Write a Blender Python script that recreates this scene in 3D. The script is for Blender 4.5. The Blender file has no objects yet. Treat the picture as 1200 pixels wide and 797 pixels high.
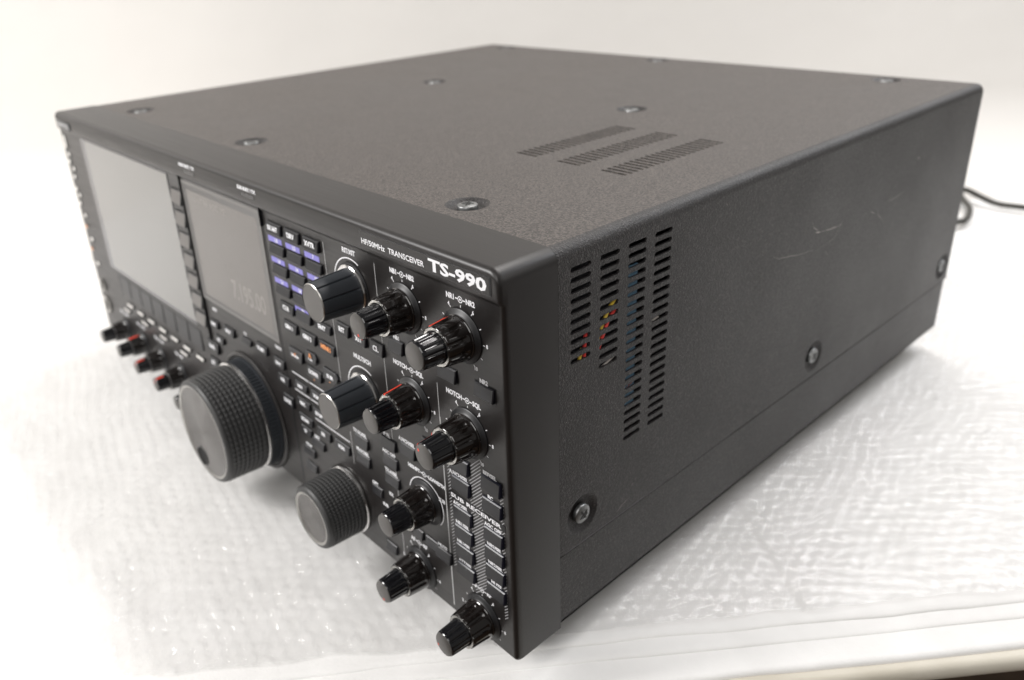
import bpy, math, random
import numpy as np
from mathutils import Vector, Matrix
random.seed(7); rng = np.random.default_rng(7)
SC = bpy.context.scene; COL = SC.collection
PI = math.pi
CAM = (635.8, -162.15, 266.8)          # camera position, mm
# ------------------------------------------------------------------ materials
MATS = {}
def mat(name, col, rough=.5, metal=0., coat=0., spec=.5, emit=None, coatr=.05):
    m = bpy.data.materials.new(name); m.use_nodes = True
    b = m.node_tree.nodes['Principled BSDF']
    b.inputs['Base Color'].default_value = (*col, 1); b.inputs['Roughness'].default_value = rough
    b.inputs['Metallic'].default_value = metal; b.inputs['Coat Weight'].default_value = coat
    b.inputs['Coat Roughness'].default_value = coatr
    b.inputs['Specular IOR Level'].default_value = spec
    if emit:
        b.inputs['Emission Color'].default_value = (*emit[0], 1); b.inputs['Emission Strength'].default_value = emit[1]
    MATS[name] = m; return m
def N(m, t, **kw):
    n = m.node_tree.nodes.new(t)
    for k, v in kw.items(): setattr(n, k, v)
    return n
def L(m, a, b): m.node_tree.links.new(a, b)
def P(m): return m.node_tree.nodes['Principled BSDF']
def objcoord(m, scale=(1,1,1)):
    t = N(m, 'ShaderNodeTexCoord'); mp = N(m, 'ShaderNodeMapping'); mp.inputs['Scale'].default_value = scale
    L(m, t.outputs['Object'], mp.inputs['Vector']); return mp.outputs['Vector']
def noise(m, vec, scale, detail=3, rough=.6):
    n = N(m, 'ShaderNodeTexNoise'); n.inputs['Scale'].default_value = scale
    n.inputs['Detail'].default_value = detail; n.inputs['Roughness'].default_value = rough
    L(m, vec, n.inputs['Vector']); return n.outputs['Fac']
def ramp(m, fac, stops):
    r = N(m, 'ShaderNodeValToRGB'); e = r.color_ramp.elements
    while len(e) < len(stops): e.new(.5)
    for i, (p, c) in enumerate(stops):
        e[i].position = p; e[i].color = (c, c, c, 1) if isinstance(c, (int, float)) else (*c, 1)
    L(m, fac, r.inputs['Fac']); return r.outputs['Color']
def bump(m, h, strength, dist):
    b = N(m, 'ShaderNodeBump'); b.inputs['Strength'].default_value = strength; b.inputs['Distance'].default_value = dist
    L(m, h, b.inputs['Height']); L(m, b.outputs['Normal'], P(m).inputs['Normal']); return b

# textured case paint
m = mat('case_paint', (.04,.038,.036), .45, spec=.5)
v = objcoord(m); f = noise(m, v, 1450, 2, .5); f2 = noise(m, v, 14, 3); 
L(m, ramp(m, f, [(.38, (.0115,.0102,.0102)), (.58, (.023,.0205,.0205)), (.72, (.088,.080,.078))]), P(m).inputs['Base Color'])
L(m, ramp(m, f2, [(.3, .42), (.7, .52)]), P(m).inputs['Roughness'])
bump(m, f, .9, .0004)
# dusty top of case: same paint with settled dust
m = mat('dusty_paint', (.05,.045,.04), .5, spec=.5)
v = objcoord(m); f = noise(m, v, 1180, 2, .5); f2 = noise(m, v, 9, 5, .65)
mx = N(m, 'ShaderNodeMix', data_type='RGBA'); 
L(m, ramp(m, f2, [(.3, 0.25), (.7, 1.)]), mx.inputs[0])
L(m, ramp(m, f, [(.4, (.020,.017,.016)), (.66, (.086,.074,.068))]), mx.inputs[6])
L(m, ramp(m, f, [(.4, (.027,.023,.021)), (.66, (.118,.101,.090))]), mx.inputs[7])
L(m, mx.outputs[2], P(m).inputs['Base Color'])
L(m, ramp(m, f2, [(.3, .42), (.7, .50)]), P(m).inputs['Roughness'])
bump(m, f, .9, .0004)
# moulded bezel plastic/aluminium
m = mat('bezel_satin', (.014,.0122,.0118), .36)
v = objcoord(m, (1, 1, 1)); f = noise(m, v, 3500, 2)
v2 = objcoord(m, (1, 260, 30)); f2 = noise(m, v2, 20, 2)
L(m, ramp(m, f2, [(.3, .36), (.7, .43)]), P(m).inputs['Roughness']); bump(m, f, .15, .0001)
m = mat('panel_face', (.02,.019,.0195), .4)
v = objcoord(m); f = noise(m, v, 3000, 2); bump(m, f, .15, .0001)
f2 = noise(m, v, 25, 3); L(m, ramp(m, f2, [(.3, .38), (.7, .47)]), P(m).inputs['Roughness'])
mat('key_black', (.013,.013,.015), .4)
mat('key_side', (.006,.006,.009), .3)
mat('key_blue_edge', (.009,.010,.02), .35)
mat('key_grey', (.13,.122,.115), .42)  # soft keys: the reflection lying on them is put into this paler grey
mat('gloss_black', (.005,.005,.0065), .12, coat=.3)
mat('skirt_black', (.008,.008,.009), .42)
mat('smoke_black', (.009,.0068,.006), .1, coat=.35)
mat('hollow_black', (.004,.004,.004), .6, spec=.15)  # finger dimple is nearly flat: the shade of its hollow is put into this black
mat('knob_satin', (.028,.032,.038), .55)
mat('knob_tip', (.11,.105,.10), .38, metal=.6)
mat('rubber', (.034,.034,.034), .5)
mat('chrome', (.62,.61,.60), .14, metal=1)
mat('pewter', (.42,.41,.39), .3, metal=1)
m = mat('spun_metal', (.15,.143,.138), .27, metal=1)
P(m).inputs['Anisotropic'].default_value = .93; P(m).inputs['Anisotropic Rotation'].default_value = .25
tc = N(m, 'ShaderNodeTexCoord'); cr = N(m, 'ShaderNodeVectorMath', operation='CROSS_PRODUCT'); cr.inputs[1].default_value = (0,1,0); L(m, tc.outputs['Object'], cr.inputs[0]); nr = N(m, 'ShaderNodeVectorMath', operation='NORMALIZE'); L(m, cr.outputs[0], nr.inputs[0]); L(m, nr.outputs[0], P(m).inputs['Tangent']); sp = N(m, 'ShaderNodeSeparateXYZ'); L(m, tc.outputs['Object'], sp.inputs[0])
cb = N(m, 'ShaderNodeCombineXYZ'); L(m, sp.outputs[0], cb.inputs[0]); L(m, sp.outputs[2], cb.inputs[1])
ln = N(m, 'ShaderNodeVectorMath', operation='LENGTH'); L(m, cb.outputs[0], ln.inputs[0])
nn = N(m, 'ShaderNodeTexNoise', noise_dimensions='1D'); nn.inputs['Scale'].default_value = 4000
L(m, ln.outputs['Value'], nn.inputs['W']); bump(m, nn.outputs['Fac'], .12, .0001)
mat('zinc', (.25,.255,.255), .42, metal=1)
mat('print_white', (.80,.80,.82), .5)
mat('print_dim', (.42,.42,.42), .5)
mat('print_orange', (.78,.30,.10), .5)
mat('print_blue', (.22,.20,.55), .5)
mat('print_red', (.75,.05,.02), .4)
mat('print_green', (.06,.16,.08), .5)
mat('hatch_grey', (.36,.36,.37), .5)
mat('slot_black', (.004,.004,.005), .5)
mat('plate_dark', (.02,.02,.023), .25)
mat('scratch', (.46,.41,.39), .5)
mat('seam_worn', (.14,.135,.145), .4)
mat('lcd_main', (.165,.162,.155), .38, coat=.45, coatr=.1)
mat('lcd_sub', (.085,.074,.066), .34, coat=.4, coatr=.1)
mat('lcd_ghost', (.20,.185,.17), .3)
mat('lcd_frame', (.075,.072,.070), .35)
mat('lcd_edge', (.12,.115,.11), .3); mat('lcd_border', (.012,.012,.022), .25, coat=.4)
mat('key_pale_glint', (.62,.60,.57), .4)  # pale key faces: bright glints on the small keys are put into this colour
mat('inner_steel', (.035,.036,.04), .45, metal=.5)
mat('wire_red', (.8,.06,.05), .4); mat('wire_yellow', (.75,.52,.05), .4); mat('ribbon_blue', (.10,.19,.27), .4)
mat('wire_white', (.7,.65,.6), .4); mat('wire_rust', (.20,.05,.03), .5)
mat('cable_rubber', (.035,.033,.028), .45)
# ------------------------------------------------------------------ mesh builder (units: mm)
class MB:
    def __init__(s): s.v = []; s.f = []; s.m = []; s.mats = []
    def mi(s, name):
        if name not in s.mats: s.mats.append(name)
        return s.mats.index(name)
    def add(s, vs, fs, m):
        o = len(s.v); s.v += [tuple(p) for p in vs]; k = s.mi(m)
        for f in fs: s.f.append(tuple(i+o for i in f)); s.m.append(k)
    def box(s, x0, x1, y0, y1, z0, z1, m):
        s.add([(x,y,z) for x in (x0,x1) for y in (y0,y1) for z in (z0,z1)],
              [(0,1,3,2),(4,6,7,5),(0,4,5,1),(2,3,7,6),(0,2,6,4),(1,5,7,3)], m)
    def loft(s, rings, m, cap0=True, cap1=True, closed=True):
        n = len(rings[0]); vs = [p for r in rings for p in r]; fs = []
        for i in range(len(rings)-1):
            for j in range(n if closed else n-1):
                a = i*n+j; b = i*n+(j+1) % n; fs.append((a, b, b+n, a+n))
        if cap0: fs.append(tuple(reversed(range(n))))
        if cap1: fs.append(tuple(range((len(rings)-1)*n, len(rings)*n)))
        s.add(vs, fs, m)
    def lathe(s, prof, cx, cz, m, n=64, mod=None, cap1=True, cap0=False, ax='y'):
        rings = []
        for r, y in prof:
            ring = []
            for j in range(n):
                a = 2*PI*j/n; rr = r + (mod(a, y, r) if mod else 0)
                if ax == 'y': ring.append((cx+rr*math.cos(a), y, cz+rr*math.sin(a)))
                elif ax == 'z': ring.append((cx+rr*math.cos(a), cz+rr*math.sin(a), y))
                else: ring.append((y, cx+rr*math.cos(a), cz+rr*math.sin(a)))
            rings.append(ring)
        s.loft(rings, m, cap0, cap1)
    def disc(s, cx, cz, r, y, m, n=48, r0=0):
        s.lathe([(max(r0,.001), y), (r, y)], cx, cz, m, n, cap1=False)
    def arc(s, cx, cz, r, w, a0, a1, y, m, n=48):
        vs = []
        for i in range(n+1):
            a = math.radians(a0+(a1-a0)*i/n)
            for q in (r-w/2, r+w/2): vs.append((cx+q*math.cos(a), y, cz+q*math.sin(a)))
        s.add(vs, [(2*i,2*i+1,2*i+3,2*i+2) for i in range(n)], m)
    def tube(s, pts, r, m, n=10):
        pts = [Vector(p) for p in pts]; rings = []; up = Vector((.13,.21,1)).normalized()
        for i, p in enumerate(pts):
            t = (pts[min(i+1, len(pts)-1)]-pts[max(i-1, 0)]).normalized()
            a = t.cross(up).normalized(); b = t.cross(a)
            rings.append([p+a*r*math.cos(2*PI*j/n)+b*r*math.sin(2*PI*j/n) for j in range(n)])
        s.loft(rings, m)
    def text(s, body, x, z, size, m, y=-.12, align='CENTER', sx=1., off=0., plane='y', depth=0.03, tilt=0., fit=None):
        if fit:      # (width, height) in mm; x = left edge, z = middle
            vs, fs = text_mesh(body, 1., 'LEFT', 1., off if off else .02, depth/10)
            u0 = min(v[0] for v in vs); u1 = max(v[0] for v in vs); v0 = min(v[1] for v in vs); v1 = max(v[1] for v in vs)
            vs = [((u-u0)/(u1-u0)*fit[0], ((v-v0)/(v1-v0)-.5)*fit[1], w) for u, v, w in vs]
        else: vs, fs = text_mesh(body, size*1.2, align, sx, off*1.5, depth)
        # flat text in local (u,v,w) -> x=u, z=v, y=-w
        c, sn = math.cos(tilt), math.sin(tilt)
        s.add([(x+u*c-v*sn, y-w, z+u*sn+v*c) for u, v, w in vs], fs, m)
    def build(s, name, parent=None, origin=(0,0,0), smooth=35, label=None):
        me = bpy.data.meshes.new(name); ox, oy, oz = origin
        me.from_pydata([((x-ox)/1000, (y-oy)/1000, (z-oz)/1000) for x, y, z in s.v], [], s.f)
        for k in s.mats: me.materials.append(MATS[k])
        me.polygons.foreach_set('material_index', s.m)
        me.update()
        if smooth:
            me.shade_smooth(); me.set_sharp_from_angle(angle=math.radians(smooth))
        o = bpy.data.objects.new(name, me); COL.objects.link(o)
        o.location = (ox/1000, oy/1000, oz/1000)
        if parent is not None:
            o.parent = parent
            # the parent chain carries only translations
            o.location = Vector(o.location) - world_loc(parent)
        if label: o['label'] = label
        return o
def world_loc(o):
    v = Vector((0,0,0))
    while o is not None: v = v + Vector(o.location); o = o.parent
    return v
_tc = {}
def text_mesh(body, size, align, sx, off, depth):
    key = (body, size, align, sx, off, depth)
    if key in _tc: return _tc[key]
    c = bpy.data.curves.new('t', 'FONT'); c.body = body; c.size = size; c.align_x = align; c.align_y = 'CENTER'
    c.offset = off; c.resolution_u = 2 if size < 4 else 5; c.extrude = depth
    c.fill_mode = 'BOTH'
    o = bpy.data.objects.new('t', c); COL.objects.link(o)
    dg = bpy.context.evaluated_depsgraph_get(); me = bpy.data.meshes.new_from_object(o.evaluated_get(dg))
    vs = [(v.co.x*sx, v.co.y, v.co.z) for v in me.vertices]; fs = [tuple(p.vertices) for p in me.polygons]
    bpy.data.objects.remove(o); bpy.data.curves.remove(c); bpy.data.meshes.remove(me)
    _tc[key] = (vs, fs); return vs, fs
def holed_plate(outer, holes, thick):
    """flat plate in (u,v) with polygonal holes, returns verts (u,v,w), faces; w in [-thick,0]"""
    c = bpy.data.curves.new('p', 'CURVE'); c.dimensions = '2D'; c.fill_mode = 'BOTH'; c.extrude = thick/2
    for poly in [outer]+holes:
        s = c.splines.new('POLY'); s.points.add(len(poly)-1)
        for i, (u, v) in enumerate(poly): s.points[i].co = (u, v, 0, 1)
        s.use_cyclic_u = True
    o = bpy.data.objects.new('p', c); COL.objects.link(o)
    dg = bpy.context.evaluated_depsgraph_get(); me = bpy.data.meshes.new_from_object(o.evaluated_get(dg))
    vs = [(v.co.x, v.co.y, v.co.z-thick/2) for v in me.vertices]; fs = [tuple(p.vertices) for p in me.polygons]
    bpy.data.objects.remove(o); bpy.data.curves.remove(c); bpy.data.meshes.remove(me)
    return vs, fs
def at(x, z, h):      # a point seen at (x,z) on the panel plane, lifted h mm off it
    return x + h*(CAM[0]-x)/162.15, z + h*(CAM[2]-z)/162.15

# ================================================================== TRANSCEIVER
W, D, H = 460., 419., 170.5
root = bpy.data.objects.new('radio_transceiver', None); COL.objects.link(root)
root.location = (.23, .0, 0)
root['label'] = 'large black desktop radio transceiver with many knobs, standing on the bubble wrap'
root['category'] = 'radio'
# ---- bezel / front panel ---------------------------------------------------
fp = MB()
def prof(dy, drop):
    pts = [(26, H)]
    for i in range(7):
        a = PI/2*i/6; pts.append((1.2-2.6*math.sin(a), H-2.4+2.4*math.cos(a)))
    pts += [(-1.4, 162), (-1.4, 159.6), (-1.3, 159.3), (-.2, 157.9), (0, 157.5), (0, 120), (0, 80), (0, 40), (0, 3)]
    for i in range(1, 6):
        a = PI/2*i/5; pts.append((3-3*math.cos(a), 3-3*math.sin(a)))
    pts += [(26, 0)]
    out = []
    for y, z in pts:
        w = max(0, min(1, (z-159)/11.5))
        out.append((min(26, y+dy) if y < 25 else y, z-drop*w + (dy*.6 if z < 2 else 0)))
    return out
secs = []
xs = [(0,1.5,5)]
def edge(t):   # t = distance from the side face
    dy = 1.5-math.sqrt(max(0, 2.25-max(0, 1.5-t)**2)) if t < 1.5 else 0
    dr = 5.5-math.sqrt(max(0, 30.25-max(0, 5.5-t)**2)) if t < 5.5 else 0
    return dy, dr
ts = [0, .1, .3, .6, 1, 1.5, 2.2, 3.2, 4.3, 5.5]
X = [(t, *edge(t)) for t in ts] + [(W-t, *edge(t)) for t in reversed(ts)]
rings = [[(x, y, z) for y, z in prof(dy, dr)] for x, dy, dr in X]
fp.loft(rings, 'bezel_satin')
# darker printed face field as part of the panel surface
def pv(x0, x1, z0, z1, m, y=-.03, y1=0.4): fp.box(x0, x1, y, y1, z0, z1, m)
T = fp.text
# grooves in the face
pv(296.9, 298.3, 4, 157.2, 'slot_black', -.05)
pv(206.9, 207.7, 60, 160.8, 'slot_black', -1.3, 0.2); pv(296.9, 297.7, 150, 160.8, 'slot_black', -1.3, .2)
# section lines
for x, z0, z1 in [(350.2,88,154.6),(352.6,44,62),(387.2,5,154.6),(421.6,5,115),(421.9,5,100)]:
    pv(x-.16, x+.16, z0, z1, 'print_dim' if x != 421.9 else 'print_dim', -.04-(x == 421.9)*.01)
# badge plate
fp.box(381.4, 456.2, -1.46, -.8, 161.0, 167.7, 'plate_dark'); fp.box(381.4,456.2,-1.50,-.8,167.5,167.75,'slot_black'); fp.box(455.5,456.2,-1.52,-.8,161.2,167.6,'slot_black')
fp.box(381.6, 455.3, -1.53, -.9, 161.2, 167.3, 'bezel_satin')
fp.build_later = True
T('HF/50MHz', 382.6, 163.3, 0, 'print_white', -1.6, fit=(15.3, 2.3))
T('TRANSCEIVER', 400.0, 163.3, 0, 'print_white', -1.6, fit=(21.4, 2.3))
# small legends above the displays
T('MAIN BUSY / TX', 213.2, 166.4, 0, 'print_white', -1.5, fit=(19, 1.9), off=.05)
T('SUB BUSY / TX', 279.8, 166.2, 0, 'print_white', -1.5, fit=(18, 1.9), off=.05)
for x in (224.5, 289.2):
    fp.box(x-6.2, x+6.2, -1.5, -1.1, 162.3, 164.1, 'plate_dark')
# knob legends
def concentric(x, z, a, b, s=2.5):
    T(a, x-2.9, z, s, 'print_white', -.1, 'RIGHT', .88, .075); T(b, x+2.9, z, s, 'print_white', -.1, 'LEFT', .88, .075)
    fp.arc(x, z, 1.1, .34, 0, 360, -.12, 'print_white', 24); fp.disc(x, z, .45, -.12, 'print_white', 16)
    for q in (-1, 1): fp.box(x+q*2.0-.6, x+q*2.0+.6, -.13, -.02, z-.2, z+.2, 'print_white')
def scale(cx, cz, r=10.4):
    for k in range(11):
        a = math.radians(90-30*(k-5))
        p0 = (cx+(r+.5)*math.cos(a), cz+(r+.5)*math.sin(a)); p1 = (cx+(r+1.4)*math.cos(a), cz+(r+1.4)*math.sin(a))
        t = (-math.sin(a)*.17, math.cos(a)*.17)
        fp.add([(p0[0]-t[0], -.1, p0[1]-t[1]), (p0[0]+t[0], -.1, p0[1]+t[1]), (p1[0]+t[0], -.1, p1[1]+t[1]), (p1[0]-t[0], -.1, p1[1]-t[1])], [(0,1,2,3)], 'print_white')
        if k % 2 == 0:
            T(str(k), cx+(r+2.5)*math.cos(a), cz+(r+2.0)*math.sin(a), 1.75, 'print_white', -.1, 'CENTER', .9, .045)
DUAL = [('NB1','NB2',405,140.7,60,-80),('NR1','NR2',438.4,140.4,112,130),('NOTCH','SQL',405.8,100.4,108,30),
        ('NOTCH','SQL',438.9,100.3,158,145),('HI/SHIFT','LO/WIDTH',408,52.2,30,60),('AF','RF',399.8,11.6,200,-75),('AF','RF',441,12.2,220,200)]
for a, b, x, z, p, q in DUAL:
    concentric(x, z+13.9, a, b, 2.35 if len(a) < 6 else 2.0)
    if a == 'HI/SHIFT': fp.arc(x, z, 11.3, .45, -40, 165, -.1, 'print_white')
    else: scale(x, z)
T('SUB', 418.9, 58.5, 2.2, 'print_white', -.1, 'CENTER', .9, .03)
T('RIT/XIT', 369.6, 154.9, 2.5, 'print_white', -.1, 'CENTER', .95, .07)
T('MULTI/CH', 370.4, 106.2, 2.5, 'print_white', -.1, 'CENTER', .95, .07)
for cx, cz in ((369.6,139),(370,89)): fp.arc(cx, cz, 13.0, .55, 62, 190, -.1, 'print_white')
# hatching of the sub receiver block
def hatch(x0, x1, z0, z1, step=1.55):
    z = z0
    while z < z1:
        zz = z+(x1-x0)*1.0
        fp.add([(x0,-.06,z),(x1,-.06,zz),(x1,-.06,zz+.5),(x0,-.06,z+.5)], [(0,1,2,3)], 'hatch_grey'); z += step
hatch(437.2, 444.2, 22, 84); hatch(454.3, 456.2, 20, 82); hatch(424.0, 425.6, 28, 78)
fp.box(424.4, 456.6, -.14, -.02, 64.2, 67.4, 'slot_black')
T('SUB RECEIVER', 425.2, 65.8, 0, 'print_white', -.2, fit=(29.4, 1.95), off=.03)
# legends printed over keys
LEG = [('A.NCH/SEL',430.8,77.0),('AGC/SEL',430.8,62.4),('NB1/SEL',431.2,53.2),('NR1/SEL',431.2,43.4),('ATT/SEL',431.4,33.6),
       ('BEF/SEL',449.2,86.3),('BC',449,76.1),('AGC OFF',449.6,62.4),('NB2/SEL',449.9,53.1),('NR2/SEL',450,44.1),('MUTE',450,34.7),
       ('MUTE',416.8,33.6),('NR2',448.6,125.6),('NR1',427,125.6),('NB1',397.6,125.6),
       ('IF FIL',383,74.0),('AGC OFF',383.2,64.6),('TX-A/SEL',383.4,54.6),('A.NCH/SEL',397.6,77.0),
       ('TX EQ/SEL',361,64.8),('PROC/SEL',361.4,54.8),('OPT.',369.4,41.4),('RX',381.6,41.8),('SUB',376,33),
       ('SPLIT',220,82.9),('TX',255.4,79.6),('DATA',292.5,84.2),('1/RIT',319.3,43.4),('TF-W',309.4,34.2)]
for t, x, z in LEG: T(t, x, z+.1, 2.05, 'print_white', -.1, 'CENTER', .92, .07)
for x0, x1, z in ((303.6,319,75.2),(320,333.5,75.2),(304,318,65.4),(319,330,65.4),(320.6,351,55.3)):
    fp.box(x0, x1, -.12, -.02, z-.25, z+.25, 'print_white')
# blue band strips with frequencies
BLUE = [(301,0,'1.8'),(317,0,'3.5'),(333.2,0,'7'),(301,1,'10'),(317,1,'14'),(333.2,1,'18'),(301,2,'21'),(317,2,'24'),(333.2,2,'28'),(317,3,'50')]
for x, r, t in BLUE:
    z = 145.2-10.35*r
    if x == 301 and r == 2: z -= .2
    fp.box(x, x+12.2, -.1, .1, z-1.3, z+1.3, 'print_blue'); T(t, x+7.2, z, 2.3, 'print_white', -.16, 'CENTER', .9, .04)
# lower left knob legends
for x in (45, 78, 111, 144): concentric(x+1, 26.8, 'MIC' if x == 45 else 'KEY' if x == 78 else 'VOX' if x == 111 else 'BK', 'CAR' if x == 45 else 'DLY' if x == 78 else 'GN' if x == 111 else 'SP', 2.6)
for i in range(7):
    x = 64.5+19.4*i
    fp.box(x-9.8, x-9.3, -.1, .1, 43, 62, 'slot_black'); T('F'+str(i+1), x, 50.5, 2.2, 'print_dim', -.06)
fp.box(173.5, 174, -.1, .1, 43, 62, 'slot_black')
del fp.build_later
front = fp.build('front_panel', root)
bd = MB(); bd.text('TS-990', 423.9, 164.2, 0, 'print_white', -1.62, off=.035, depth=.03, fit=(30.2, 4.9))
bd.build('model_lettering', root)
# maker's badge, small blurred lettering on a raised tab
mb = MB(); mb.loft([[(3.5,y,165.4),(31-q,y,165.4),(33-q,y,163),(31.6-q,y,159.8),(3.5,y,159.8)] for y, q in ((-.9,0),(-1.6,0),(-1.8,.4))], 'plate_dark')
mb.text('KENWOOD', 5.5, 162.5, 0, 'print_dim', -1.9, fit=(24, 3.6), off=.04)
mb.build('maker_badge', root)
# ---- displays ----------------------------------------------------------------
ds = MB(); ds.box(43, 189.4, -.18, .4, 63.2, 157, 'lcd_border')
ds.box(51.6, 188.6, -.32, .2, 65.6, 156.2, 'lcd_main'); 
ds.build('main_display', root)
ds = MB()
o = (208.2, 296.2, 87.6, 157.4); i_ = (212.8, 291.3, 91, 152.2)
def frame(b, o, i, y0, y1, m):
    a = [(o[0],y0,o[2]),(o[1],y0,o[2]),(o[1],y0,o[3]),(o[0],y0,o[3])]; c = [(i[0],y1,i[2]),(i[1],y1,i[2]),(i[1],y1,i[3]),(i[0],y1,i[3])]
    b.loft([a, c], m, False, False)
frame(ds, (208,296.4,87.4,157.6), (208.6,295.8,88,157), 0.1, -.5, 'lcd_frame')
frame(ds, (208.6,295.8,88,157), (210,294.4,89.4,155.4), -.5, -.5, 'lcd_edge')
frame(ds, (210,294.4,89.4,155.4), i_, -.5, -.15, 'lcd_frame')
ds.box(i_[0], i_[1], -.15, .3, i_[2], i_[3], 'lcd_sub')
ds.text('7.195.00', 250, 105, 0, 'lcd_ghost', -.16, off=.01, depth=.01, fit=(36, 11))
ds.text('ANT RF  AGC  MF', 240, 148, 4, 'lcd_ghost', -.16, 'CENTER', .95, depth=.01)
ds.build('sub_display', root)
# ---- keys --------------------------------------------------------------------
def key(x0, x1, z1, z0, h0=1.0, h1=2.0, m='key_black', txt=None, tm='print_white', ts=2.7, name='button', edge='key_side', tx=.9, off=.11, rawed=True, ty=.5, clip=0):
    (x0, z1), (x1, z0) = at(x0, z1, h0), at(x1, z0, h1)
    b = MB(); c = .35
    def ring(ins, k):   # k: 0 at the panel, 1 at the face
        zs = ((z0+ins, h1), (z1-ins, h0))
        pts = [(x0+ins, zs[0]), (x1-ins-clip, zs[0]), (x1-ins, (zs[0][0]+clip, zs[0][1])), (x1-ins, (zs[1][0]-clip, zs[1][1])), (x1-ins-clip, zs[1]), (x0+ins, zs[1])]
        out = []
        for x, (z, h) in pts: out.append((x, .25-(h*k+.25)*1.0 if k < 1 else -h, z))
        return out
    hh = lambda z: h1+(h0-h1)*(z-z0)/(z1-z0)
    def rg(ins, f, extra=0):
        P_ = [(x0+ins, z0+ins), (x1-ins-clip, z0+ins), (x1-ins, z0+ins+clip), (x1-ins, z1-ins-clip), (x1-ins-clip, z1-ins), (x0+ins, z1-ins)] if clip else \
             [(x0+ins, z0+ins), (x1-ins, z0+ins), (x1-ins, z1-ins), (x0+ins, z1-ins)]
        return [(x, f-(hh(z)-extra if f == 0 else 0), z) for x, z in P_]
    b.loft([rg(-.45, .3), rg(-.45, -.08)], 'slot_black', False, True)
    base = [(x, .2, z) for x, _, z in rg(0, 0)]
    b.loft([base, rg(0, 0, c)], edge, False, False)
    b.loft([rg(0, 0, c), rg(c, 0)], edge if edge != 'key_side' else 'key_black', False, False)
    b.loft([rg(c, 0)], m, False, True)
    if txt:
        cx = (x0+x1)/2; cz = z0+(z1-z0)*ty
        for k, (t, mm, s_, dz) in enumerate(txt if isinstance(txt, list) else [(txt, tm, ts, 0)]):
            b.text(t, cx, cz+dz, s_, mm, -hh(cz)-.06-.09, 'CENTER', tx, off)
    return b.build(name, root, ((x0+x1)/2, 0, (z0+z1)/2), smooth=0)
BLK = dict(edge='key_blue_edge')
for z in (85.2, 75.3, 60.7, 51.3, 41.7, 32.0): key(426, 435.6, z, z-6.9, 1.0, 1.8, **BLK)
for z in (84.6, 74.6, 60.6, 51.4, 42.3, 33.0): key(444, 453.6, z, z-6.8, 1.0, 1.8, **BLK)
key(412, 420.6, 31.9, 25.2, .8, 1.8); key(443.2, 452.2, 124.1, 117.8, .8, 1.8); key(422.6, 431.8, 124.1, 117.8, .8, 1.8); key(391.5, 399.6, 124.1, 117.8, .8, 1.8)
key(408.4, 417, 84.6, 78, .8, 1.8)
for z in (72.4, 62.9, 52.9): key(378.6, 387.2, z, z-6.3, .7, 1.7)
for z in (62.9, 53.0): key(356.2, 364.9, z, z-6.3, .7, 1.7)
key(392.6, 401.2, 75.3, 68.8, .7, 1.7); key(366.4, 372.8, 40.1, 34.4, .6, 1.5); key(373, 379.6, 11.4, 5.4, .6, 1.5); key(394, 402, 33, 27.4, .6, 1.5)
key(405, 413, 33, 27.4, .6, 1.5)
key(352.6, 360.4, 118.6, 112.4, .8, 1.8, txt='RIT', ts=2.9); key(365.6, 373.2, 118.4, 112.2, .8, 1.8, txt='XIT', ts=2.9); key(378.0, 385.6, 118.5, 112.0, .8, 1.8, txt='CL', ts=3.0)
# band keypad
for x, t in ((300.8,'RX ANT'),(316.8,'DRV'),(333,'XVTR')): key(x, x+11, 153.2, 147.4, .9, 1.9, txt=t, ts=3.1 if len(t) < 5 else 2.9, tx=.85 if len(t) < 5 else .7)
for r in range(3):
    for c_ in range(3): key((301,317,333.2)[c_], (301,317,333.2)[c_]+11, 142.6-10.35*r, 137.4-10.35*r, .9, 1.9)
key(302.2, 312.8, 113.4, 107.9, .9, 1.9, txt='CLR', ts=3.0); key(317.2, 328.2, 113.4, 107.9, .9, 1.9); key(334.0, 345.0, 113.2, 108.4, .9, 1.9, txt='ENT', ts=3.0)
key(302.6, 313, 103.4, 97.8, .9, 1.9, txt='GEN 1', ts=2.8, tx=.8); key(318.8, 329.8, 103.6, 97.8, .9, 1.9, txt='GEN 2', ts=2.8, tx=.8)
key(335, 346, 103.6, 98.0, .9, 1.9, txt='MENU', ts=3.0, tx=.82, tm='print_orange')
key(303.8, 314.6, 89.4, 82.8, .9, 1.9, txt=[('<','print_orange',3.2,.2),('MAIN','print_white',2.6,-.8)], tx=.85)
key(320.4, 328.2, 93.0, 86.6, .9, 1.9, txt=[('^','print_orange',4.4,.6),('UP','print_white',2.7,-1.5)], clip=1.6)
key(320.0, 330.6, 84.6, 78.4, .9, 1.9, txt=[('DOWN','print_white',2.5,.6),('v','print_orange',3.2,-2.0)], tx=.8)
key(335.2, 345.8, 89.4, 82.8, .9, 1.9, txt=[('SUB','print_white',2.8,-.4),('>','print_orange',3.2,-2.4)], clip=1.8)
key(304.6, 314.4, 70.9, 66.2, .7, 1.6, txt='M/V', ts=2.5); key(320, 329.6, 71.4, 66.4, .7, 1.6, txt='M.IN', ts=2.4)
key(304.4, 314.6, 61.2, 56.2, .7, 1.6, txt='REC', ts=2.5); key(319.4, 330, 61.2, 56.2, .7, 1.6, txt='STOP', ts=2.4)
key(303.8, 315, 51.8, 46.6, .7, 1.6, txt='SCAN', ts=2.4); key(321, 331.4, 51.2, 45.4, .7, 1.6, txt='SG', ts=2.4); key(337.2, 348, 51.2, 45.6, .7, 1.6, txt='M.IN', ts=2.4)
key(314, 323.6, 41.6, 36.2, .7, 1.6); key(303.8, 312.4, 32.2, 26.8, .7, 1.6); key(303.8, 312.2, 44.6, 39.4, .7, 1.6, txt='TF', ts=2.2)
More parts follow.
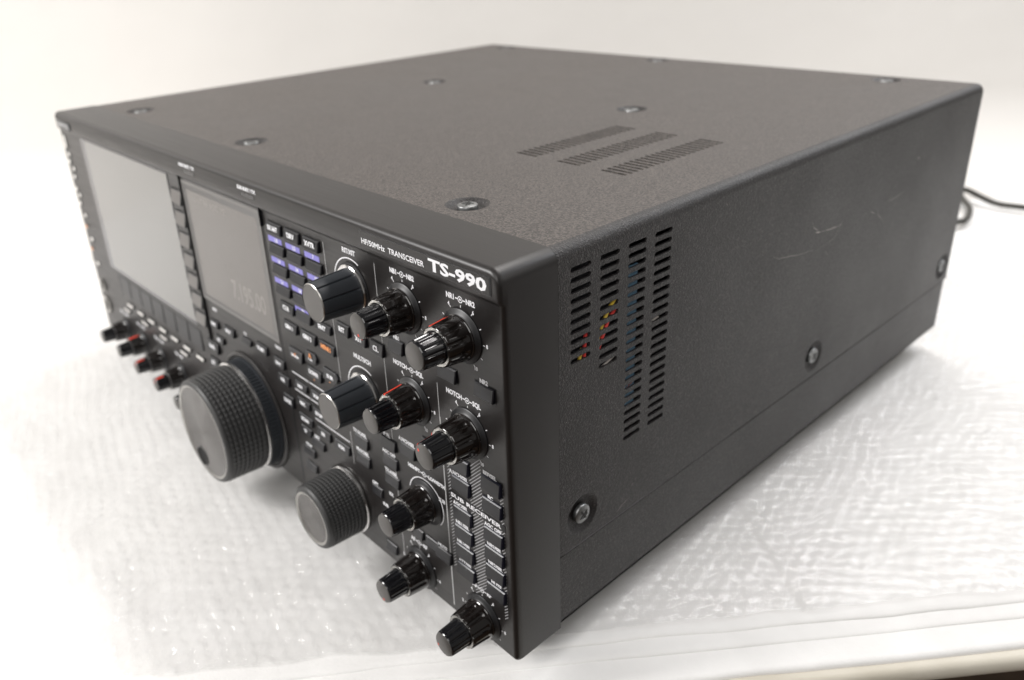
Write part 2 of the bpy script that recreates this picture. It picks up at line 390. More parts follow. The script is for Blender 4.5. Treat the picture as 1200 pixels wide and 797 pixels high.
key(304.2, 312, 22.6, 17, .7, 1.6)
# between tuning knob and displays
for (x0, x1, z1, z0, t) in [(210.4,220,74.8,69.4,'FINE'),(228.4,240.2,76.4,70.6,'SPLIT'),(213.4,223.4,65.6,60.4,'A/B'),(266.8,278.6,79,73.2,'TF-SET'),
                            (285.4,296,77.2,71.4,'M>V'),(287.2,298.4,68.4,62.6,'M/S'),(250.4,260.6,76.8,72.4,None),(289.6,299.6,57.4,50.2,'LOCK')]:
    key(x0, x1-2.4, z1, z0, .9, 1.9, txt=t, ts=2.5, tx=.85)
key(199.2, 210.6, 58.2, 50.4, 1, 2.2, txt='A=B', ts=3.6); key(197.8, 206.6, 46, 39, 1, 2, txt='AT', ts=3.6)
# soft keys right of the main display
for z in (149, 136.2, 123.4, 110.8, 98.4, 86.2, 74.2): key(190.4, 200.2, z, z-9.2, .8, 2.2, m='key_grey', edge='key_side')
# small keys under the F-key row
for i in range(7): key(60.5+19.4*i, 68.7+19.4*i, 39.6, 36.4, .8, 1.6, m='key_pale_glint')
for i in range(4): key(50.5+33*i, 59.5+33*i, 33.0, 30.2, .6, 1.4, m='key_pale_glint')
# F-keys
for i in range(7): key(56.2+19.4*i, 72.8+19.4*i, 60, 45.6, .3, .8)
# left column
key(3.2, 7.0, 154, 144, .3, .6, m='key_pale_glint')
for j, (x, z, mm) in enumerate([(6,142,'key_grey'),(3,136.4,'key_pale_glint'),(9,131.8,'key_grey'),(6.5,125.6,'key_pale_glint'),(3,116,'key_pale_glint'),(7.6,112,'key_grey'),(3.2,105,'key_grey'),(8.2,96.5,'key_pale_glint')]):
    key(x-.4, x+3.4, z, z-3.6, .3, .7, m='key_pale_glint')
lm = MB()
for z in (86.2, 68.6): lm.lathe([(2.2,.2),(2.2,-.6),(1.6,-.9)], 8.4, z, 'chrome', 20); lm.disc(8.4, z, 1.5, -.95, 'print_orange', 16)
lm.build('indicator_lamp', root)
for z in (76.4, 57.0): key(8.4, 13.2, z+2, z-2, .3, .7, m='key_pale_glint')
jk = MB()
for z, r in ((40,5.2),(24,7)): jk.lathe([(r,.2),(r,-1.2),(r*.8,-1.6),(r*.62,-1.0),(r*.6,1.0)], 12, z, 'pewter', 32, cap1=False); jk.disc(12, z, r*.7, -.3, 'slot_black', 24)
jk.build('jack_socket', root)
# ---- knobs -------------------------------------------------------------------
def flute(n, depth, ya, yb, w=.42, ph=0., fade=1.2):
    def f(a, y, r):
        if y > ya: return 0.   # y is negative outward
        k = min(1, (ya-y)/fade); k = k*k*(3-2*k)
        t = ((a-ph)*n/(2*PI)) % 1.0; t = min(t, 1-t)*2
        g = max(0, 1-(t/w)**2); g = g**.6
        return -depth*g*k
    return f
def pointer(b, cx, cz, r0, r1, ya, yb, ang, w, m, n=8):
    """printed line lying on the (tapered) knob body; its outer skin follows r(y)"""
    a = math.radians(ang); dx, dz = math.cos(a), math.sin(a); tx, tz = -dz*w/2, dx*w/2
    vs = []
    for r, y in ((r0, ya), (r1, yb)):
        for q in (-1, 1):
            vs.append((cx+dx*r+q*tx, y, cz+dz*r+q*tz)); vs.append((cx+dx*(r-.6)+q*tx, y, cz+dz*(r-.6)+q*tz))
    b.add(vs, [(0,2,6,4),(1,5,7,3),(0,4,5,1),(2,3,7,6),(0,1,3,2),(4,6,7,5)], m)
def dual(cx, cz, s=1., po=None, pi_=None, y0=0, name='dual_knob', seed=0, pw=1.25):
    k = s
    b = MB()
    b.lathe([(10.4*k,.1),(10.4*k,-.5),(10.1*k,-.8),(9.0*k,-1.1),(8.5*k,-1.7)], cx, cz, 'skirt_black', 72, cap1=False)
    b.lathe([(8.5*k,-1.7),(8.75*k,-2.0),(8.75*k,-2.3),(8.5*k,-2.6)], cx, cz, 'smoke_black', 72, cap1=False)
    base = b.build('knob_skirt', None, (cx, 0, cz)); 
    kr = bpy.data.objects.new(name, None); COL.objects.link(kr); kr.parent = root
    kr.location = Vector((cx/1000, 0, cz/1000)) - world_loc(root)
    base.parent = kr; base.location = (0,0,0)
    o = MB(); fl = flute(10, .75*k, -3.4*k, -12*k, .40, seed*.37, 1.4)
    ys = [-2.6,-3.2,-3.6,-4.0,-4.4,-4.9,-5.6,-7,-9,-10.8,-11.4]
    o.lathe([((8.5-.085*(-y-2.6)*1.1)*k, y*k) for y in ys]+[(7.55*k,-11.9*k),(7.1*k,-12.15*k)], cx, cz, 'smoke_black', 160, fl, cap1=False)
    o.lathe([(7.15*k,-12.1*k),(6.2*k,-12.1*k),(6.0*k,-11.6*k),(5.6*k,-11.0*k)], cx, cz, 'pewter', 80, cap1=False)
    if po is not None: pointer(o, cx, cz, 8.42*k, 7.72*k, -3.2*k, -11.9*k, po, .95*k*pw, 'print_red')
    oo = o.build('outer_ring', kr, (cx, 0, cz), 50)
    i = MB(); fl = flute(12, .5*k, -11.8*k, -21*k, .38, seed*.21, 1.0)
    ys = [-10.8,-12,-12.5,-13,-13.6,-14.4,-16,-18,-19.6,-20.4]
    i.lathe([((5.95-.055*(-y-10.8))*k, y*k) for y in ys]+[(5.25*k,-20.9*k)], cx, cz, 'gloss_black', 144, fl, cap1=False)
    i.lathe([(5.25*k,-20.9*k),(5.0*k,-21.2*k)], cx, cz, 'gloss_black', 48, cap1=False)
    i.lathe([(5.0*k,-21.2*k),(4.9*k,-21.45*k),(3.6*k,-21.8*k),(2*k,-21.95*k),(.01,-22.0*k)], cx, cz, 'knob_tip', 48, cap1=False)
    if pi_ is not None:
        pointer(i, cx, cz, 5.75*k, 5.42*k, -15*k, -20.9*k, pi_, .7*k*pw, 'print_red')
        pointer(i, cx, cz, 5.0*k, 3.4*k, -21.3*k, -21.9*k, pi_, .7*k*pw, 'print_red')
    i.build('inner_knob', kr, (cx, 0, cz), 50)
    return kr
for j, (a, b_, x, z, po, pi_) in enumerate(DUAL):
    dual(x, z, 1., {1:112, 2:112, 3:165}.get(j), {0:-82, 3:140, 5:-75, 6:205}.get(j), seed=j)
for j, (x, z) in enumerate([(45.5,13.6),(78.5,13.2),(110.5,12.0),(143.5,11.6),(176,11.4)]):
    dual(x, z, .86, {1:88}.get(j), {2:78, 3:78}.get(j), seed=j*2+1, pw=2.)
def cyl_knob(cx, cz):
    kr = bpy.data.objects.new('rotary_knob', None); COL.objects.link(kr); kr.parent = root
    kr.location = Vector((cx/1000, 0, cz/1000)) - world_loc(root)
    c = MB(); c.lathe([(11.6,.1),(11.6,-.35),(10.9,-.6),(10.4,-.35),(9.8,-.3)], cx, cz, 'slot_black', 72, cap1=False)
    c.lathe([(10.7,0),(10.7,-1.3),(10.2,-1.7),(9.2,-1.7),(8.8,-1.2)], cx, cz, 'chrome', 80, cap1=False)
    c.build('knob_collar', kr, (cx,0,cz))
    b = MB(); fl = flute(9, .8, -1.6, -19, .15, .35, 1.6)
    ys = [-1.2,-2,-2.6,-3.2,-4,-6,-9,-12,-15,-17.4,-18.2]
    b.lathe([(9.35-.055*(-y), y) for y in ys]+[(8.15,-18.8)], cx, cz, 'knob_satin', 240, fl, cap1=False)
    b.lathe([(8.15,-18.8),(7.8,-19.15)], cx, cz, 'pewter', 72, cap1=False)
    b.lathe([(7.8,-19.15),(7.7,-19.0),(3,-19.1),(.01,-19.1)], cx, cz, 'knob_tip', 72, cap1=False)
    b.build('knob_body', kr, (cx,0,cz), 40)
cyl_knob(369.8, 138.7); cyl_knob(370, 88.7)
def knurl(n, y0, pitch, depth):
    def f(a, y, r):
        u = (a*n/(2*PI)) % 1.0*2-1; v = ((y-y0)/pitch) % 1.0*2-1
        return depth*(1-max(abs(u), abs(v)))
    return f
def tuning(cx, cz, R, yb, yt, n, rows, name, big):
    kr = bpy.data.objects.new(name, None); COL.objects.link(kr); kr.parent = root
    kr.location = Vector((cx/1000, 0, cz/1000)) - world_loc(root)
    if big:
        c = MB(); c.lathe([(35.2,.1),(35.2,-.9),(34.4,-1.5),(33.4,-1.7),(32.6,-1.2),(32.2,0)], cx, cz, 'bezel_satin', 120, cap1=False)
        c.build('knob_guard', kr, (cx,0,cz))
        t = MB(); rib = lambda a, y, r: -.55*(((a*92/(2*PI)) % 1.0) < .42) if -7.3 < y < -2.0 else 0
        t.lathe([(31.6,0),(31.6,-1.6),(31.6,-1.99),(31.4,-2.1),(31.3,-7.2),(31.3,-7.4),(31.0,-8.0)], cx, cz, 'knob_satin', 644, rib, cap1=False)
        t.build('torque_ring', kr, (cx,0,cz), 30)
    s = MB(); s.lathe([(R+1.0,yb+.9),(R+1.2,yb+.4),(R+1.1,yb-.3),(R+.2,yb-.9),(R-.6,yb-.9)], cx, cz, 'chrome', 120, cap1=False)
    s.build('trim_ring', kr, (cx,0,cz))
    g = MB(); y0 = yb-1.0; y1 = yt+2.6; p = (y1-y0)/rows
    ys = [y0+p*i/4 for i in range(rows*4+1)]
    kn = knurl(n, y0, p, .7 if big else .5)
    tap = .035
    g.lathe([(R-tap*(yb-y), y) for y in ys], cx, cz, 'rubber', n*4, kn, cap1=False)
    r1 = R-tap*(yb-y1)
    g.lathe([(r1,y1),(r1+.25,y1-.3),(r1+.1,yt+1.4),(r1-.6,yt+.5),(r1-1.6,yt+.05),(r1-2.2,yt)], cx, cz, 'rubber', 120, cap1=False)
    g.build('rubber_grip', kr, (cx,0,cz), 25)
    f = MB(); rf = r1-2.2
    f.lathe([(rf,yt),(rf-.5,yt-.05),(rf-1.3,yt+.5)], cx, cz, 'pewter', 120, cap1=False)
    f.lathe([(rf-1.3,yt+.5),(rf*.6,yt+.35),(rf*.25,yt+.28),(.01,yt+.25)], cx, cz, 'spun_metal', 120, cap1=False)
    f.build('knob_face', kr, (cx,0,cz), 20)
    if big:
        d = MB(); dx, dz = cx-7.6, cz-18.6
        d.lathe([(6.1,yt+.3),(6.0,yt-.02),(5.7,yt-.12),(5.4,yt+.0)], dx, dz, 'gloss_black', 48, cap1=False)
        d.lathe([(5.4,yt+.0),(4.6,yt+.18),(3,yt+.24),(.01,yt+.245)], dx, dz, 'hollow_black', 48, cap1=False)
        d.build('finger_dimple', kr, (dx, yt, dz))
tuning(251.4, 30.6, 30.2, -8.6, -32.2, 62, 8, 'tuning_knob', True)
tuning(344.4, 20.0, 16.6, -1.2, -22.4, 62, 9, 'tuning_knob', False)

# ---- case --------------------------------------------------------------------
def slot(u0, u1, v0, v1, axis, n=5):
    """rounded-end slot polygon"""
    out = []
    if axis == 'u':
        r = (v1-v0)/2; c0 = (u0+r, (v0+v1)/2); c1 = (u1-r, (v0+v1)/2)
        for i in range(n+1): a = -PI/2+PI*i/n; out.append((c1[0]+r*math.cos(a), c1[1]+r*math.sin(a)))
        for i in range(n+1): a = PI/2+PI*i/n; out.append((c0[0]+r*math.cos(a), c0[1]+r*math.sin(a)))
    return out
def circ(cu, cv, r, n=40): return [(cu+r*math.cos(2*PI*i/n), cv+r*math.sin(2*PI*i/n)) for i in range(n)]
XC, ZC, Y0, Y1, RC, ZB = 459.6, 170.1, 26.5, 418.6, 5.0, 37.8
cv = MB()
side_scr = [(39.8,52.2),(230,50.6),(406,50.9)]
top_scr = [(55,40),(213,41.5),(396,41.7),(140,233),(328.5,232.5),(38,406),(217,408),(405,404)]
holes = [circ(y, z, 9.3) for y, z in side_scr]
for y0, nslot in ((32.8,10),(48.8,12),(64.9,22),(81,22)):
    for i in range(nslot): z = 160.6-4.03*i; holes.append(slot(y0, y0+10.9, z-1.02, z+1.02, 'u'))
vs, fs = holed_plate([(Y0,ZB),(Y1,ZB),(Y1,ZC-RC),(Y0,ZC-RC)], holes, 1.2)
cv.add([(XC+w, u, v) for u, v, w in vs], fs, 'case_paint')
holes = [circ(x, y, 9.3) for x, y in top_scr]
for x0 in (350.4, 377.6, 404.6):
    for i in range(20): y = 114.6+3.95*i; holes.append(slot(x0, x0+14.2, y-1.05, y+1.05, 'u'))
vs, fs = holed_plate([(RC+.4,Y0),(XC-RC,Y0),(XC-RC,Y1),(RC+.4,Y1)], holes, 1.2)
cv.add([(u, v, ZC+w) for u, v, w in vs], fs, 'dusty_paint')
# rounded long edges
for sgn, xc in ((1, XC-RC), (-1, RC+.4)):
    rr = [[(xc+sgn*RC*math.sin(PI/2*i/8), y, ZC-RC+RC*math.cos(PI/2*i/8)) for i in range(9)] for y in (Y0, Y1)]
    cv.loft(rr, 'case_paint', False, False, closed=False)
    xi = xc; rr = [[(xc+sgn*(RC-1.2)*math.sin(PI/2*i/8), y, ZC-RC+(RC-1.2)*math.cos(PI/2*i/8)) for i in range(9)] for y in (Y0, Y1)]
    cv.loft(rr, 'case_paint', False, False, closed=False)
cv.box(.4, 1.6, Y0, Y1, ZB, ZC-RC, 'case_paint')
# pressed dishes around the screws
def dish(ax, a, b, face, sg):
    pr = [(9.3, 0), (8.7,-.25), (7.9,-1.0), (6.9,-1.8), (5.6,-2.15), (.01,-2.2)]
    cv.lathe([(r, face+d*sg) for r, d in pr], a, b, 'case_paint', 40, cap1=False, ax=ax)
for y, z in side_scr: dish('x', y, z, XC, 1)
for x, y in top_scr: dish('z', x, y, ZC, 1)
# scratches and worn seam edge on the right side
SCR = [[(170.7,126.5),(179.7,122.4),(197.5,119.1),(214.3,116.8)],[(208.5,133.1),(212,129),(216.8,126.2)],[(213.7,126.6),(218.5,125.4)],[(218.5,125.2),(233.4,123.7),(241.4,123.6)],
       [(218.2,116.1),(235.2,117.3),(241.4,120.6)],[(284.3,122),(287,117),(293.6,112.2)],[(295.3,123.1),(306,122.3),(319.2,123.3)],[(311.9,76.9),(309.0,118.2)],[(307,80),(306,100)],
       [(275.4,122.1),(281.6,119.5)],[(225.6,114),(232.6,108)],[(352,124.8),(356.9,128.3)],[(236,119),(243,125)],[(62,40.6),(69,43.6)],[(330,140),(333,141)]]
for k, pl in enumerate(SCR):
    w = 1.*(.2, .35, .8, .35, .16, .3, .2, .12, .1, .3, .14, .14, .25, .35, .6)[k]
    pts = []
    for i in range(len(pl)-1):
        for j in range(5):
            t = j/5; pts.append((pl[i][0]*(1-t)+pl[i+1][0]*t+random.uniform(-.3,.3), pl[i][1]*(1-t)+pl[i+1][1]*t+random.uniform(-.25,.25)))
    pts.append(pl[-1]); vs = []
    for i, (y, z) in enumerate(pts):
        ww = w*(1-abs(2*i/(len(pts)-1)-1)*.8)*random.uniform(.5, 1.1)/2
        vs += [(XC+.03, y, z-ww), (XC+.03, y, z+ww)]
    cv.add(vs, [(2*i,2*i+2,2*i+3,2*i+1) for i in range(len(pts)-1)], 'scratch')
cv.box(XC-.5, XC+.04, 29, 95, ZB-.02, ZB+.3, 'seam_worn'); cv.box(XC-.5, XC+.03, 95, 150, ZB-.02, ZB+.12, 'seam_worn')
for _ in range(60):   # dust specks and nicks
    if random.random() < .5:
        y, z, r = random.uniform(30,410), random.uniform(60,165), random.uniform(.1,.3)
        cv.add([(XC+.03,y-r,z),(XC+.03,y,z-r*.7),(XC+.03,y+r*.8,z),(XC+.03,y,z+r)], [(0,1,2,3)], 'scratch')
    else:
        x, y, r = random.uniform(200,450), random.uniform(30,300), random.uniform(.12,.3)
        cv.add([(x-r,y,ZC+.03),(x,y-r,ZC+.03),(x+r*.8,y,ZC+.03),(x,y+r,ZC+.03)], [(0,1,2,3)], 'scratch')
cv.build('top_cover', root, smooth=28)
bc = MB()
for x0, x1 in ((.9, 2.1), (XC-1.7, XC-.5)): bc.box(x0, x1, Y0+.1, Y1-2, 2.2, ZB-1.1, 'case_paint')
bc.box(2.1, XC-1.5, Y0+.1, Y1-2, 1.0, 2.2, 'case_paint')
bc.loft([[(x, y, z) for x, z in ((XC-.5,2.2+1),(XC-.5,2.2),(XC-1.5,1.0),(XC-2,1.0),(XC-2,3))] for y in (Y0+.1, Y1-2)], 'case_paint')
bc.box(XC-3, XC-2, Y0, Y1-2, ZB-4, ZB+3, 'slot_black'); bc.build('bottom_cover', root, smooth=0)
rp = MB(); rp.box(1.8, XC-1.8, Y1-3.2, Y1-1.6, 3, ZC-1.4, 'case_paint')
for x in (60, 110, 160, 210): rp.lathe([(7,Y1-2),(7,Y1+6),(5,Y1+9)], x, 60, 'zinc', 24)
rp.box(380, 412, Y1-2, Y1+1, 60, 90, 'gloss_black'); rp.build('rear_panel', root)
def screw(ax, a, b, face):
    s = MB()
    s.lathe([(4.3,face-2.2),(4.35,face-.9),(4.1,face-.45),(3.2,face-.12),(2.2,face+.0),(2.1,face-.5),(.01,face-.6)], a, b, 'zinc', 36, cap1=False, ax=ax)
    for k in range(2):
        an = .6+k*PI/2; c, n_ = math.cos(an)*2.6, math.sin(an)*2.6; wx, wz = -math.sin(an)*.45, math.cos(an)*.45
        q = [(a+c+wx,b+n_+wz),(a-c+wx,b-n_+wz),(a-c-wx,b-n_-wz),(a+c-wx,b+n_-wz)]
        f3 = (lambda p, h: (h, p[0], p[1])) if ax == 'x' else (lambda p, h: (p[0], p[1], h))
        s.add([f3(p, face+.02+k*.01) for p in q], [(0,1,2,3)], 'slot_black')
    o = (face, a, b) if ax == 'x' else (a, b, face)
    s.build('screw', root, o)
for y, z in side_scr: screw('x', y, z, XC+.7)
for x, y in top_scr: screw('z', x, y, ZC+.2)
# ---- insides glimpsed through the vents ------------------------------------------
def inside(x, y, z):   # the point at depth x seen through the vent at (y, z) of the side
    k = (460-x)/175.8; x = 458.2+(x-452)*.12; k = (460-x)/175.8; return x, y+k*(y+162.15), z-k*(266.8-z)
ch = MB(); ch.box(6, 438, 30, 410, 4, 150, 'inner_steel'); ch.box(440, 441.6, 30, 130, 10, 166, 'inner_steel'); ch.build('inner_chassis', root)
rb = MB()
for i in range(6):
    p0 = inside(452, 64.6+i*.95, 153); p1 = inside(452, 64.6+i*.95, 92); rb.tube([p0, p1], .5, 'ribbon_blue', 8)
rb.build('ribbon_cable', root)
for m_, pts in (('wire_yellow', [(444,44,120),(452,48.5,132),(454,53,139),(446,60,145)]), ('wire_red', [(446,44,116),(453,48.8,127),(454,53,134.5),(446,60,141)]),
                ('wire_red', [(451,40,118),(452.5,39.7,126),(450,40.5,136)]), ('wire_yellow', [(451,37,118),(452.5,37,124.6),(449,38.5,128.5)]),
                ('wire_rust', [(448,62,100),(452,69,102.5),(449,76,104)]), ('wire_white', [(450,80,124.6),(452.5,82.6,125.2),(451,84.5,125.3)]), ('wire_white', [(452,49,116),(453,54,117.2),(448,57,118)])):
    w_ = MB(); sm = []; pts = [inside(*p) for p in pts]
    for i in range(len(pts)-1):
        for j in range(6): t = j/6; sm.append([pts[i][k]*(1-t)+pts[i+1][k]*t for k in range(3)])
    sm.append(pts[-1]); w_.tube(sm, .4 if m_ == 'wire_white' else .75, m_, 8); w_.build('wire', root, pts[1])
for x, y in ((40,50),(420,50),(40,370),(420,370)):
    ft = MB(); ft.lathe([(12,1.2),(14,-2),(14,-11),(12.5,-12.6)], x, y, 'rubber', 40, ax='z'); ft.build('foot', root, (x,y,0))

# ================================================================== SURFACE UNDER IT
ux, uy = .6075, .7943; nx, ny = uy, -ux           # along the table's front edge / outwards
def sp(s, t, z): return (nx*s+ux*t, ny*s+uy*t, z)  # s outwards, t along (mm)
m = mat('bubble_film', (.84,.835,.82), .1, spec=.9)
P(m).inputs['Subsurface Weight'].default_value = 0.0
v = objcoord(m); f = noise(m, v, 60, 3); L(m, ramp(m, f, [(.3, (.90,.897,.89)), (.7, (.94,.937,.93))]), P(m).inputs['Base Color'])
f3 = noise(m, v, 420, 3, .7); bump(m, f3, .6, .0012)
tr = N(m, 'ShaderNodeBsdfTransparent'); f4 = noise(m, v, 130, 4, .7); mxs = N(m, 'ShaderNodeMixShader'); lw = N(m, 'ShaderNodeFresnel'); lw.inputs['IOR'].default_value = 1.35
mr = N(m, 'ShaderNodeMapRange'); mr.inputs['To Min'].default_value = .10; mr.inputs['To Max'].default_value = .3
gl = N(m, 'ShaderNodeBsdfGlossy'); gl.inputs['Roughness'].default_value = .07; mg = N(m, 'ShaderNodeMixShader'); mg.inputs[0].default_value = .07
bn = [n_ for n_ in m.node_tree.nodes if n_.bl_idname == 'ShaderNodeBump'][0]; L(m, bn.outputs['Normal'], gl.inputs['Normal']); L(m, gl.outputs[0], mg.inputs[2]); L(m, mxs.outputs[0], mg.inputs[1])
L(m, lw.outputs[0], mr.inputs['Value']); L(m, mr.outputs[0], mxs.inputs[0]); L(m, tr.outputs[0], mxs.inputs[1])
L(m, P(m).outputs[0], mxs.inputs[2]); L(m, mg.outputs[0], m.node_tree.nodes['Material Output'].inputs['Surface'])
m = mat('white_foam', (.88,.875,.855), .75)
v = objcoord(m); f = noise(m, v, 700, 3, .6); bump(m, f, .4, .0004)
f2 = noise(m, v, 30, 3); L(m, ramp(m, f2, [(.35, (.82,.813,.797)), (.65, (.88,.873,.858))]), P(m).inputs['Base Color'])
m = mat('table_cream', (.80,.765,.68), .6)
v = objcoord(m, (1,1,1)); f = noise(m, v, 260, 4, .65); bump(m, f, .3, .0004)
f2 = noise(m, v, 18, 3); L(m, ramp(m, f2, [(.35, (.56,.52,.43)), (.65, (.68,.64,.55))]), P(m).inputs['Base Color'])
# bubble wrap height field
def hfield(s0, s1, t0, t1, step, fn, edgefn=None):
    S = np.arange(s0, s1+.01, step); Tt = np.arange(t0, t1+.01, step)
    SS, TT = np.meshgrid(S, Tt, indexing='ij')
    if edgefn is not None:
        k = np.clip((SS-(s1-40))/40, 0, 1); SS = SS + k*edgefn(TT)
    ZZ = fn(SS, TT)
    X_ = nx*SS+ux*TT; Y_ = ny*SS+uy*TT
    n1, n2 = SS.shape; idx = np.arange(n1*n2).reshape(n1, n2)
    q = np.stack([idx[:-1,:-1], idx[1:,:-1], idx[1:,1:], idx[:-1,1:]], -1).reshape(-1, 4)
    return np.stack([X_, Y_, ZZ], -1).reshape(-1, 3)/1000, q
def smooth_noise(S, Tt, sc, seed, oct=3):
    r = np.random.default_rng(seed); out = np.zeros_like(S)
    for o_ in range(oct):
        for _ in range(6):
            a = r.uniform(0, 2*PI); k = 2*PI/sc*(1.8**o_)*r.uniform(.7, 1.3)
            out += np.sin(S*k*np.cos(a)+Tt*k*np.sin(a)+r.uniform(0, 6.28))/(1.8**o_)
    return out/6
def wrap_h(S, Tt):
    p = 7.6; ang = math.radians(8)
    # warp the lattice a little so rows wander
    s2 = S+4.5*smooth_noise(S, Tt, 120, 3)+.8*smooth_noise(S, Tt, 16, 13); t2 = Tt+4.5*smooth_noise(S, Tt, 130, 4)
    a = s2*math.cos(ang)-t2*math.sin(ang); b = s2*math.sin(ang)+t2*math.cos(ang)
    row = np.round(a/(p*.866)); bb = b-(row % 2)*p/2; colm = np.round(bb/p)
    da = a-row*p*.866; db = bb-colm*p
    r = np.sqrt(da*da+db*db)
    hsh = np.abs(np.sin(row*12.9898+colm*78.233)*43758.5453) % 1.0
    h2 = np.abs(np.sin(row*39.346+colm*11.135)*24634.63) % 1.0
    h = np.clip(1-(r/3.45)**4, 0, 1)**.75*(.4+.8*hsh)
    h = np.where(h2 < .2, h*.25, h)
    h *= 1+.25*np.sin(da*1.9+hsh*9)*np.cos(db*1.7+h2*9)
    w = 1.0*smooth_noise(S, Tt, 90, 9)+.6*smooth_noise(S, Tt, 15, 10)
    seam = np.exp(-((Tt-405-.02*S)/1.6)**2)*np.clip((S-40)/60, 0, 1)
    z = -15.2+h+np.maximum(w, -1.2)*.45-seam*1.3
    # under the feet the film is pressed flat
    return np.minimum(z, -12.4)
v_, q_ = hfield(-225, 339, -380, 700, 1.25, wrap_h, lambda t: 2.2*smooth_noise(t*0+5, t, 70, 21, 4)-.8)
me = bpy.data.meshes.new('bubble_wrap'); me.from_pydata(v_.tolist(), [], q_.tolist()); me.materials.append(MATS['bubble_film']); me.shade_smooth()
bw = bpy.data.objects.new('bubble_wrap', me); COL.objects.link(bw)
bw['label'] = 'clear bubble wrap sheet spread under the black radio'; bw['category'] = 'bubble wrap'
def sheet(name, s0, s1, t0, t1, ztop, th, matn, wav, seed, rad):
    n = 160; rings = []
    for i in range(n+1):
        t = t0+(t1-t0)*i/n
        e = float(wav*smooth_noise(np.array([1.]), np.array([t]), 120, seed, 3)[0]); dz = float(.25*smooth_noise(np.array([1.]), np.array([t]), 160, seed+5, 3)[0])
        pr = [(s0, ztop), (s1+e-30, ztop)]
        for k in range(7):
            a = PI*k/6
            if matn == 'white_foam': pr.append((s1+e-3.2+3.2*math.sin(a/2), ztop-th*(1-math.cos(a/2))+dz*(1-k/6)))
            else: pr.append((s1+e-rad+rad*math.sin(a), ztop-th/2+th/2*math.cos(a)+dz*(1 if k < 4 else .6)))
        pr += [(s0, ztop-th)]
        rings.append([sp(s, t, z) for s, z in pr])
    b = MB(); b.loft(rings, matn); return b.build(name, None, sp((s0+s1)/2, (t0+t1)/2, ztop), 50)
o = sheet('foam_sheet', -280, 344.0, -430, 1400, -16.6, 1.4, 'white_foam', 2.2, 31, 1.2)
o['label'] = 'upper thin white foam sheet, directly beneath the bubble wrap edge'; o['category'] = 'foam sheet'; o['group'] = 'foam sheets under the bubble wrap'
o = sheet('foam_sheet', -280, 351.5, -430, 1400, -18.0, 1.3, 'white_foam', 1.3, 37, 1.6)
o['label'] = 'middle thin white foam sheet, second from the top of the layers'; o['category'] = 'foam sheet'; o['group'] = 'foam sheets under the bubble wrap'
o = sheet('foam_sheet', -280, 365, -430, 1400, -19.3, 2.6, 'white_foam', 1.0, 53, 2.6)
o['label'] = 'lowest white foam sheet, lying directly on the cream table edge'; o['category'] = 'foam sheet'; o['group'] = 'foam sheets under the bubble wrap'
tb = bpy.data.objects.new('table', None); COL.objects.link(tb); tb.location = [c/1000 for c in sp(0, 200, -760)]
tb['label'] = 'cream-edged table carrying the white sheets and the radio'; tb['category'] = 'table'
o = sheet('tabletop', -420, 370, -520, 1500, -21.9, 9, 'table_cream', .25, 41, 3); 
o.parent = tb; o.location = Vector(o.location)-Vector(tb.location)
for s, t in ((-360,-440),(310,-440),(-360,1200),(310,1200)):
    l = MB(); c = sp(s, t, 0); l.lathe([(18,-759),(22,-31.8)], c[0], c[1], 'pewter', 16, ax='z', cap0=True); l.build('leg', tb, (c[0], c[1], -759))
# backdrop: white cloth sweeping up behind the table
m = mat('white_cloth', (.71,.69,.66), .9)
v = objcoord(m); f = noise(m, v, 4, 4, .55); bump(m, f, .25, .02)
n = 90; rings = []
bk = MB()
for i in range(n+1):
    t = -900+2900*i/n; pr = []
    wv = float(9*smooth_noise(np.array([1.]), np.array([t]), 500, 77, 3)[0])
    for s, z in ((-190,-17.4),(-204,-16.7),(-222,-16.0),(-300,-15.2)): pr.append((s, z+abs(wv)*.02))
    for k in range(1, 9):
        a = PI/2*k/8; pr.append((-300-85*math.sin(a)+wv*.3*k/8, -15.2+85*(1-math.cos(a))))
    for k in range(1, 13): pr.append((-385-k*2+wv*(.3+.06*k), 69.8+k*75))
    rings.append([sp(s, t, z) for s, z in pr])
bk.loft(rings, 'white_cloth', False, False, closed=False); bo = bk.build('backdrop', None, (0,0,0), 60); bo['kind'] = 'structure'
m = mat('floor_brown', (.075,.04,.02), .5); v = objcoord(m); f = noise(m, v, 6, 4); L(m, ramp(m, f, [(.35,(.05,.025,.012)),(.65,(.12,.07,.035))]), P(m).inputs['Base Color'])
fl = MB(); fl.box(-4000,4000,-4000,4000,-770,-760,'floor_brown'); fo = fl.build('floor', None, (0,0,-760), 0); fo['kind'] = 'structure'
# power cable behind the radio, lying on the wrap
def catmull(pts, k=8):
    P4 = [Vector(p) for p in pts]; P4 = [P4[0]]+P4+[P4[-1]]; out = []
    for i in range(1, len(P4)-2):
        a, b, c, d = P4[i-1:i+3]
        for j in range(k):
            t = j/k; out.append(.5*((2*b)+(c-a)*t+(2*a-5*b+4*c-d)*t*t+(3*b-a-3*c+d)*t**3))
    out.append(P4[-2]); return out
import_cam = None
cb_ = MB(); CAB = 'CABLE_POINTS'
CP = [(396,421,74),(396,470,60),(388,560,10),(368,640,-11),(376,690,-9.5),(380,700,-9.5),(377,722,-9.5),(368,748,-9.5),(352,775,-9.5),(343,795,-9.5),(350,790,-4),(382,779,-9.5),(408.6,781,-9.5),(450,786,-9.5),(520,800,-9.5),(640,850,-9.5)]
cb_.tube(catmull(CP), 3.0, 'cable_rubber', 14)
co = cb_.build('power_cable', None, (396,421,0)); co['label'] = 'black power cable trailing off to the right behind the radio'; co['category'] = 'cable'

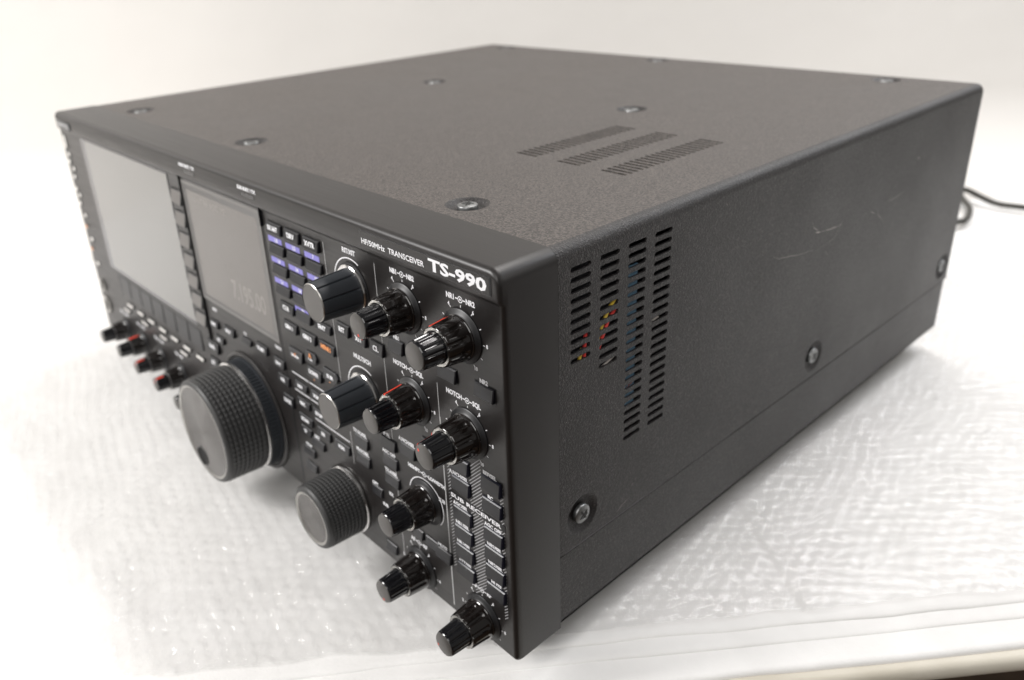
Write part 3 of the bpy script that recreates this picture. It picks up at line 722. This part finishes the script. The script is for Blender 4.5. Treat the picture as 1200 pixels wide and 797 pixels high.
# ================================================================== LIGHT
w = bpy.data.worlds.new('World'); SC.world = w; w.use_nodes = True
w.node_tree.nodes['Background'].inputs['Color'].default_value = (1.0, .97, .935, 1); w.node_tree.nodes['Background'].inputs['Strength'].default_value = .22
def area(name, loc, target, sx, sy, power, col):
    l = bpy.data.lights.new(name, 'AREA'); l.shape = 'RECTANGLE'; l.size = sx; l.size_y = sy; l.energy = power; l.color = col
    o = bpy.data.objects.new(name, l); COL.objects.link(o); o.location = loc
    d = Vector(target)-Vector(loc); o.rotation_euler = d.to_track_quat('-Z', 'Y').to_euler(); return o
area('softbox_lamp', (-.45, -1.05, .95), (.1, .05, .05), .5, .5, 27, (1, .98, .965))
area('ceiling_lamp', (.3, .72, 1.4), (.3, .1, 0), .9, .14, 12, (1, .965, .94))
area('side_lamp', (1.5, .75, .75), (.42, .1, .1), .3, .6, 1.4, (1, .97, .93))
area('rear_lamp', (.72, 1.15, .95), (.42, .15, .1), .55, .3, 6.5, (.94, .96, 1))
area('front_bounce_lamp', (1.0, -1.1, 1.2), (.4, .1, .05), 1.0, 1.0, 12, (1, .975, .955))
# ================================================================== CAMERA
f_, yaw, pitch, roll = 950.99, -8.54111163e-01, -4.16708148e-01, -4.96873640e-02
F = Vector((math.cos(pitch)*math.sin(yaw), math.cos(pitch)*math.cos(yaw), math.sin(pitch)))
R0 = F.cross(Vector((0,0,1))).normalized(); U0 = R0.cross(F)
R_ = R0*math.cos(roll)+U0*math.sin(roll); U_ = -R0*math.sin(roll)+U0*math.cos(roll)
cd = bpy.data.cameras.new('camera'); cam = bpy.data.objects.new('camera', cd); COL.objects.link(cam)
cam.matrix_world = Matrix(((R_.x,U_.x,-F.x,.635814514),(R_.y,U_.y,-F.y,-.162152241),(R_.z,U_.z,-F.z,.266806759),(0,0,0,1)))
cd.sensor_fit = 'HORIZONTAL'; cd.sensor_width = 36; cd.lens = f_/1200*36
cd.shift_x = 35.368/1200; cd.shift_y = -46.945/1200
cd.clip_start = .01; cd.clip_end = 50
cd.dof.use_dof = True; cd.dof.focus_distance = .287; cd.dof.aperture_fstop = 10
SC.camera = cam
SC.view_settings.view_transform = 'Standard'; SC.view_settings.look = 'None'; SC.view_settings.exposure = 0; SC.view_settings.gamma = 1
SC.cycles.max_bounces = 8
